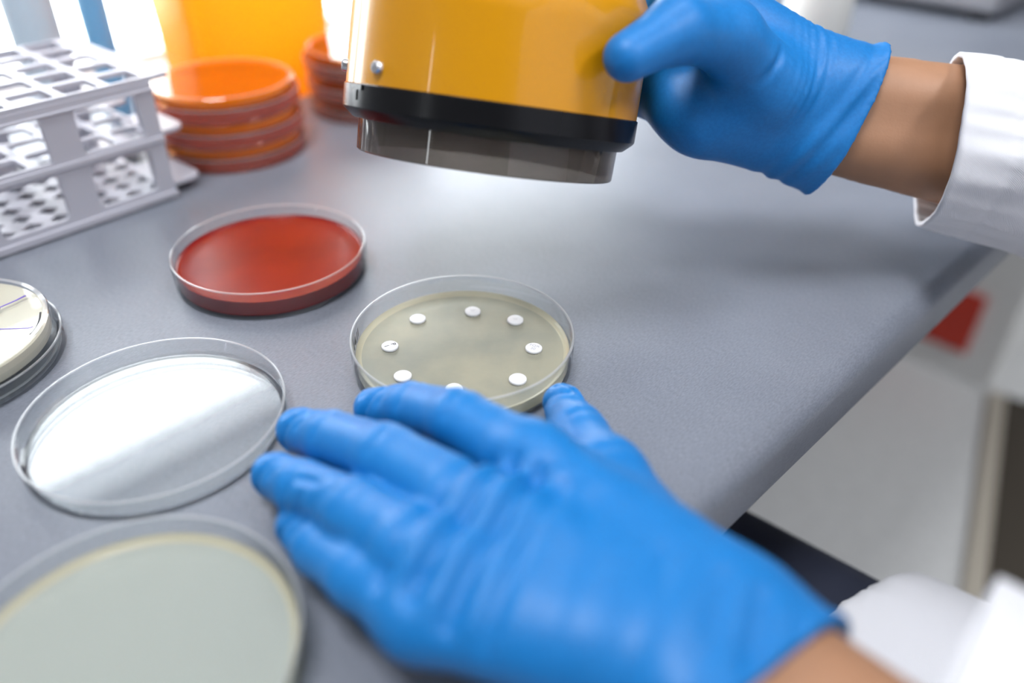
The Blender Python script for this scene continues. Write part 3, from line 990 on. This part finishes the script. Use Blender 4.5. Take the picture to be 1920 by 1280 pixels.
def left_glove():
    f = Field((-98, 62, -6), (108, 246, 58), 1.0)
    palm = None
    fr = dict(idx=(11.5, 9.4, 8.6, 7.9), mid=(11.8, 9.8, 8.9, 8.2), rng=(11.4, 9.3, 8.5, 7.8), pky=(10.4, 8.6, 7.8, 7.2))
    off = dict(idx=13, mid=5, rng=-2, pky=-8)
    for k in ('idx', 'mid', 'rng', 'pky'):
        c = f.cone(LH[k][0], LW + LA * off[k], fr[k][0], 16.0)
        palm = c if palm is None else smin(palm, c, 8)
    fingers = None
    for k in ('idx', 'mid', 'rng', 'pky'):
        ch = f.chain(LH[k], fr[k], 3)
        fingers = ch if fingers is None else smin(fingers, ch, 1.6)
    D = smin(palm, fingers, 7)
    th = f.chain([LW + LA * 13 + np.array([0, 0, -2.0])] + LH['thm'], (15, 14.5, 11.5, 8.8, 7.6), 6)
    D = smin(D, th, 8)
    # web between thumb and index
    D = smin(D, f.cone((20, 164, 23), (24, 154, 23), 9, 12), 10)
    # wrist and gauntlet
    W2 = LW + LD * 62
    for o_ in (-10, 10):
        D = smin(D, f.cone(LW + LA * o_, W2 + LA * (o_ * 1.2), 18.5, 21), 8)
    # tendon ridges and pulled folds over the back of the hand (creases run across the knuckles)
    folds = [([(-6, 166), (-18, 148), (-31, 128)], 3.4, 2.3), ([(1, 164), (-9, 146), (-23, 122)], 3.0, 2.3),
             ([(8, 160), (-2, 140), (-14, 116)], 2.8, 1.7), ([(13, 154), (5, 136), (-5, 112)], 2.6, 1.0),
             ([(24, 150), (17, 130), (8, 108)], 3.0, 0.4),
             ([(38, 130), (32, 112), (24, 96)], 2.6, 0.5), ([(50, 122), (43, 104), (34, 90)], 2.4, 0.8),
             ([(57, 116), (50, 98), (41, 82)], 2.2, 0.9), ([(64, 108), (57, 92), (48, 76)], 2.0, 0.8)]
    for q, wd, dp_ in folds:
        f.groove(D, q, wd, dp_, flat=22)
        f.groove(D, [(a + 4.6, b - 2.0) for a, b in q], wd, -0.5 * dp_, flat=22)
    # crumpled loose fingertips
    for k in ('idx', 'mid', 'rng', 'pky', 'thm'):
        t, dp = np.array(LH[k][3]), np.array(LH[k][2])
        ax_ = (t - dp) / np.linalg.norm(t - dp)
        sd = np.cross(ax_, [0, 0, 1.0]); sd /= np.linalg.norm(sd); up = np.cross(sd, ax_)
        rt = 7.6
        cr_ = [((-1.5, -0.9), (-5.0, 0.1), 2.2, 1.3), ((0.5, 0.5), (-7.0, 0.75), 2.4, 1.3), ((2.5, -0.35), (3.5, 0.35), 1.6, 1.2),
               ((-9.0, -0.7), (-11.5, 0.3), 1.2, 1.3), ((-13.0, 0.1), (-15.0, 0.9), 1.0, 1.3)]
        for (u0, v0), (u1, v1), dpt, wd in cr_:
            f.groove(D, [t + ax_ * u0 + sd * v0 * rt, t + ax_ * u1 + sd * v1 * rt], wd, dpt * 0.75, flat=float(t[2]) - 2)
        for q in (1, 2):
            j = np.array(LH[k][q])
            f.groove(D, [j - sd * 7 - ax_ * 1, j + sd * 7 + ax_ * 1], 1.4, 0.6, flat=float(j[2]))
    D = np.maximum(D, 0.6 - f.Z + 0 * D)            # rests on the worktop
    # open cuff
    CP = LW + LD * 21
    pc = f.plane(CP, LD + np.array([0.05, -0.1, 0]))
    D -= 0.9 * np.exp(-((pc + 1.3) / 1.1) ** 2)        # rolled bead of the cuff
    D = np.maximum(D, pc)
    inner = None
    for o_ in (-10, 10):
        c = f.cone(LW + LD * 10 + LA * o_, W2 + LD * 30 + LA * o_, 15.5, 18.6)
        inner = c if inner is None else smin(inner, c, 8)
    D = np.maximum(D, -inner)
    return f.mesh(D, 1)


V, F = left_glove()
gl = pobj('glove', V, F, M['nitrile']); gl['label'] = 'blue nitrile glove on the lower hand'

# ---- right hand (upper one, around the yellow device) ------------------------------
RWr = np.array([128.0, 344.0, 80.0])
RD = np.array([0.985, -0.02, -0.165]); RD /= np.linalg.norm(RD)
RA_ = np.array([0.0, 0.35, 0.94]); RA_ = RA_ - RD * (RA_ @ RD); RA_ /= np.linalg.norm(RA_)      # thumb side up
RB_ = np.cross(RD, RA_)


def right_glove():
    f = Field((-70, 262, 38), (196, 425, 156), 1.25)
    ctr = np.array([-6.0, 324.0, 113.0])

    def wrap(a, r, dz):
        a = math.radians(a)
        return (ctr[0] + r * math.cos(a), ctr[1] + r * math.sin(a), ctr[2] + dz)
    fing = dict(idx=[wrap(22, 79, 15), wrap(62, 74, 20), wrap(88, 71, 20), wrap(106, 70, 18)],
                mid=[wrap(20, 80, 3), wrap(64, 74, 2), wrap(92, 71, 0), wrap(112, 70, -2)],
                rng=[wrap(16, 79, -14), wrap(60, 73, -16), wrap(88, 71, -17), wrap(106, 70, -18)],
                pky=[wrap(10, 76, -29), wrap(50, 72, -31), wrap(74, 70, -32), wrap(90, 69, -33)])
    D = None
    offs = dict(idx=14, mid=5, rng=-5, pky=-13)
    for k in fing:
        c = f.cone(fing[k][0], RWr + RA_ * offs[k], 12.5, 16)
        D = c if D is None else smin(D, c, 10)
    for k in fing:
        D = smin(D, f.chain(fing[k], (11.5, 10.2, 9.2, 8.2), 3), 5)
    # thumb along the near face of the device
    th = f.chain([RWr + RA_ * 8 - RB_ * 2, (106, 332, 92), (80.5, 318, 116), (57, 296, 123.5), (38.0, 277.5, 119.0)], (16, 15.5, 12.8, 10.8, 8.4), 6)
    D = smin(D, th, 8)
    # thenar pad and heel of the palm
    D = smin(D, f.cone((96, 334, 90), (76, 330, 78), 17, 13), 10)
    D = smin(D, f.cone((86, 336, 76), RWr + RD * 4 - RA_ * 18, 14, 12), 10)
    # forearm sleeve of the glove
    W2 = RWr + RD * 66
    for o_ in (-9, 9):
        D = smin(D, f.cone(RWr + RA_ * o_, W2 + RA_ * (o_ * 1.3), 19.5, 23.5), 8)
    # loose lower corner of the cuff
    D = smin(D, f.cone(RWr + RD * 8 - RA_ * 22, RWr + RD * 14 - RA_ * 29, 9, 6), 12)
    # fine stretched wrinkles round the wrist, fading towards the palm side
    ua, ub, uc = f.plane(RWr, RD), f.plane(RWr, RA_), f.plane(RWr, RB_)
    cc = ua - 0.22 * ub + 0.004 * ub * ub
    side = 1.0 / (1.0 + np.exp(-(ub + 6.0) / 5.0))
    D += 0.42 * np.sin(cc * 1.55 + 1.3 * np.sin(cc * 0.37)) * np.exp(-((cc + 12.0) / 11.0) ** 2) * side
    c2 = ua - 0.55 * ub
    D += 0.75 * np.sin(c2 * 0.62 + 0.05 * uc) * np.exp(-((c2 - 8.0) / 9.0) ** 2)
    # crease at the base of the thumb
    f.groove(D, [(62, 300, 104), (78, 302, 100), (94, 310, 100), (104, 318, 112)], 1.8, 1.8)
    # slanted cuff edge
    CP = RWr + RD * 17
    pc = f.plane(CP, RD * 1.0 - RA_ * 0.22)
    D -= 0.8 * np.exp(-((pc + 1.3) / 1.1) ** 2)
    D = np.maximum(D, pc)
    inner = None
    for o_ in (-9, 9):
        c = f.cone(RWr + RD * 6 + RA_ * o_, W2 + RD * 40 + RA_ * o_, 17.5, 21)
        inner = c if inner is None else smin(inner, c, 8)
    D = np.maximum(D, -inner)
    # nothing inside the device
    dvx = f.cone((-12, 316, 64.5), tuple(np.array([-12, 316, 64.5]) + np.array(ax) * 92), 59.4, 59.4)
    D = np.maximum(D, -dvx)
    return f.mesh(D, 1)


V, F = right_glove()
gr = pobj('glove', V, F, M['nitrile']); gr['label'] = 'blue nitrile glove on the upper hand'

# ---- body: one continuous mesh of both arms, torso, neck and head ---------------------
LE = LW + LD * 238; RE = RWr + RD * 250           # elbows
LS = np.array([215.0, -150.0, 300.0]); RS = np.array([455.0, 110.0, 300.0])
CH = (LS + RS) / 2
fwd = np.array([N_[0], N_[1], 0.0]); acr = np.array([E_[0], E_[1], 0.0])


def body_field():
    f = Field((20, -330, -260), (620, 420, 700), 5.0)
    D = None
    for W_, D_, A__, E2, S_ in ((LW, LD, LA, LE, LS), (RWr, RD, RA_, RE, RS)):
        for o_ in (-9, 9):
            c = f.cone(W_ + D_ * 6 + A__ * o_, W_ + D_ * 90 + A__ * (o_ * 1.1), 16.5, 21.5)
            c = smin(c, f.cone(W_ + D_ * 90 + A__ * (o_ * 1.1), E2 + A__ * (o_ * 0.6), 21.5, 32), 8)
            D = c if D is None else smin(D, c, 6)
        D = smin(D, f.cone(E2, S_, 38, 50), 15)
    # torso leaning over the bench
    hip = CH + np.array([0, 0, -480.0]) - fwd * 10
    for o_ in (-1, 1):
        D = smin(D, f.cone(CH + acr * o_ * 95 + np.array([0, 0, -30]), hip + acr * o_ * 75, 85, 100), 30)
    D = smin(D, f.cone(CH + np.array([0, 0, 0]), CH + fwd * 30 + np.array([0, 0, 120.0]), 62, 52), 30)
    hd = CH + fwd * 60 + np.array([0, 0, 225.0])
    D = smin(D, f.cone(hd, hd + np.array([0, 0, 60.0]) - fwd * 8, 72, 80), 15)
    D = smin(D, f.cone(hd + fwd * 76 + np.array([0, 0, 30.0]), hd + fwd * 88, 8, 12), 12)
    D = smin(D, f.cone(hd + fwd * 45 - np.array([0, 0, 40.0]), hd + fwd * 60 - np.array([0, 0, 48.0]), 32, 26), 18)
    for o_ in (-1, 1):
        D = smin(D, f.cone(hd + acr * o_ * 80 + np.array([0, 0, 28.0]), hd + acr * o_ * 80 - np.array([0, 0, 8.0]), 12, 9), 6)
    return f, D, hip, hd


f, D, HIP, HD = body_field()
V, F = f.mesh(D, 1)
pobj('body', V, F, M['skin'])
# hair
fh = Field(HD - 130, HD + 190, 6.0)
Dh = fh.cone(HD + np.array([0, 0, 8.0]) - fwd * 12, HD + np.array([0, 0, 66.0]) - fwd * 16, 80, 88)
Dh = np.maximum(Dh, fh.plane(HD + np.array([0, 0, 60.0]) + fwd * 45, fwd * 1.0 - np.array([0, 0, 0.7])))
V, F = fh.mesh(Dh, 1)
pobj('hair', V, F, M['hair'])

# ---- lab coat: body of the coat plus two loose sleeves -------------------------------------
fc = Field((40, -360, -330), (640, 420, 420), 6.0)
Dc = None
for o_ in (-1, 1):
    c = fc.cone(CH + acr * o_ * 95 + np.array([0, 0, -30]), HIP + acr * o_ * 80 + np.array([0, 0, -20]), 100, 122)
    Dc = c if Dc is None else smin(Dc, c, 30)
for S_, E2 in ((LS, LE), (RS, RE)):
    Dc = smin(Dc, fc.cone(S_, S_ + (E2 - S_) * 0.55, 68, 58), 30)
Dc = smin(Dc, fc.cone(CH + np.array([0, 0, 10.0]), CH + np.array([0, 0, 60.0]) + fwd * 15, 75, 68), 25)
Dc = np.maximum(Dc, fc.plane(CH + np.array([0, 0, 85.0]), (0, 0, 1)))
TH_R = np.array([167.0, 215.0, -185.0])
Dc = smin(Dc, np.maximum(smin(fc.cone(TH_R - fwd * 300, TH_R + fwd * 60, 96, 82), fc.cone(TH_R - fwd * 260 + acr * 70, TH_R - fwd * 20 + acr * 42 + np.array([0, 0, -10.0]), 80, 60), 25),
                         fc.plane(TH_R + fwd * 22, fwd + acr * 0.2)), 10)
V, F = fc.mesh(Dc, 2)
coat = pobj('lab_coat', V, F, M['cotton'])


def sleeve(path, radii, wob, seedv, skew=0.0, skew2=0.0, across=None, updir=None, thick=2.0, seg=72, sub=10):
    """loose cloth sleeve with real thickness, creases and a skewed opening."""
    P = [np.array(q, float) for q in path]
    rg = np.random.RandomState(seedv)
    ph = rg.uniform(0, 6.28, 12); fr = rg.randint(2, 9, 12); lon = rg.uniform(0.02, 0.09, 12); am = rg.uniform(0.3, 1.0, 12)
    rows = []
    tot = 0
    pts = []; rad = []
    for i in range(len(P) - 1):
        for k in range(sub):
            t = k / sub
            pts.append(P[i] * (1 - t) + P[i + 1] * t)
            rad.append((radii[i][0] * (1 - t) + radii[i + 1][0] * t, radii[i][1] * (1 - t) + radii[i + 1][1] * t))
    pts.append(P[-1]); rad.append(radii[-1])
    outer = []; inner = []
    for i, p_ in enumerate(pts):
        t = pts[min(i + 1, len(pts) - 1)] - pts[max(i - 1, 0)]; t /= np.linalg.norm(t)
        u = across - t * (across @ t); u /= np.linalg.norm(u); v = np.cross(t, u)
        ro, ri = [], []
        for k in range(seg):
            a = 2 * math.pi * k / seg
            s_ = np.linalg.norm(p_ - pts[0])
            wv_ = sum(am[j] * math.sin(fr[j] * a + ph[j] + lon[j] * s_) for j in range(12)) / 3.0
            wv_ *= wob * min(1.0, 0.35 + s_ / 60.0)
            hem = 1.0 if s_ < 1 else 0.0
            dirv = math.cos(a) * u * rad[i][0] + math.sin(a) * v * rad[i][1]
            ln = np.linalg.norm(dirv)
            sh = t * (skew * math.cos(a) - skew2 * math.sin(a)) * max(0.0, 1 - s_ / 90.0)
            # stitched hem: a shallow groove 24 mm in from the edge
            gr_ = -1.1 * math.exp(-((s_ - 20.0) / 1.3) ** 2) * (0.7 + 0.3 * math.sin(60 * a))
            gr_ += 0.45 * math.sin(23 * a + 0.8 * math.sin(5 * a)) * math.exp(-((s_ - 16.0) / 14.0) ** 2)
            ro.append(p_ + dirv * (1 + (wv_ + gr_) / ln) + sh)
            ri.append(p_ + dirv * (1 + (wv_ + gr_ - thick) / ln) + sh)
        outer.append(ro); inner.append(ri)
    V = []; F = []
    n = len(pts)
    for r_ in outer: V += r_
    for r_ in inner: V += r_
    o2 = n * seg
    for i in range(n - 1):
        for k in range(seg):
            k2 = (k + 1) % seg
            F.append((i * seg + k, i * seg + k2, (i + 1) * seg + k2, (i + 1) * seg + k))
            F.append((o2 + i * seg + k, o2 + (i + 1) * seg + k, o2 + (i + 1) * seg + k2, o2 + i * seg + k2))
    for k in range(seg):
        k2 = (k + 1) % seg
        F.append((k, o2 + k, o2 + k2, k2))
        e = (n - 1) * seg
        F.append((e + k, e + k2, o2 + e + k2, o2 + e + k))
    return V, F


# right sleeve: opening near the wrist, lower lip reaching further forward
p0 = RWr + RD * 61 - RA_ * 4
V, F = sleeve([p0, p0 + RD * 60, RE + RD * 20 - RA_ * 2, RE + (RS - RE) * 0.25, RE + (RS - RE) * 0.8],
              [(37, 37), (42, 42), (56, 54), (60, 58), (66, 64)], 3.2, 3, skew=-3.0, skew2=12.0, across=RA_, thick=2.0, sub=34, seg=180)
sl = pobj('sleeve', V, F, M['cotton'], coat)
sl.location = -person.location * 0
# left sleeve
p0 = LW + LD * 47 + LA * 14 + np.array([0, 0, 2.0])
V, F = sleeve([p0, p0 + LD * 60, LE + LD * 10, LE + (LS - LE) * 0.25, LE + (LS - LE) * 0.8],
              [(46, 38), (50, 44), (58, 54), (60, 58), (66, 64)], 2.6, 8, skew=-10.0, across=LA, thick=2.0, sub=34, seg=180)
pobj('sleeve', V, F, M['cotton'], coat)

# ---- trousers: seated thighs under the bench and lower legs --------------------------------
ft = Field((-330, -260, -752), (520, 560, -90), 8.0)
Dt = None
for sgn, base in ((1, np.array([167.0, 215.0, -185.0])), (-1, np.array([36.0, 84.0, -185.0]))):
    hipj = base - fwd * 300 + np.array([0, 0, 10.0]); knee = base + fwd * 170
    c = ft.chain([hipj, knee, knee - fwd * 20 + np.array([0, 0, -420.0])], (82, 62, 48), 20)
    Dt = c if Dt is None else smin(Dt, c, 20)
V, F = ft.mesh(np.maximum(Dt, -742 - ft.Z), 1)
pobj('trousers', V, F, M['navy'])

# stool under the person
st = empty('stool', (HIP[0], HIP[1], -TZ), EANG, 'round black lab stool under the seated person', 'stool')
V, F, fp = lathe([(0, 390), (150, 390), (165, 400), (165, 420), (150, 432), (0, 433)], 48, closed=False)
mesh_obj('seat', V, F, M['black'], st, auto=40)
V, F, fp = lathe([(0, 60), (26, 60), (26, 392), (0, 392)], 24, closed=False)
mesh_obj('column', V, F, M['chrome'], st, auto=40)
for k in range(5):
    a = 2 * math.pi * k / 5
    V, F = tube([(0, 0, 70), (260 * math.cos(a), 260 * math.sin(a), 30)], [20, 14], 8)
    o = mesh_obj('leg', V, F, M['black'], st)
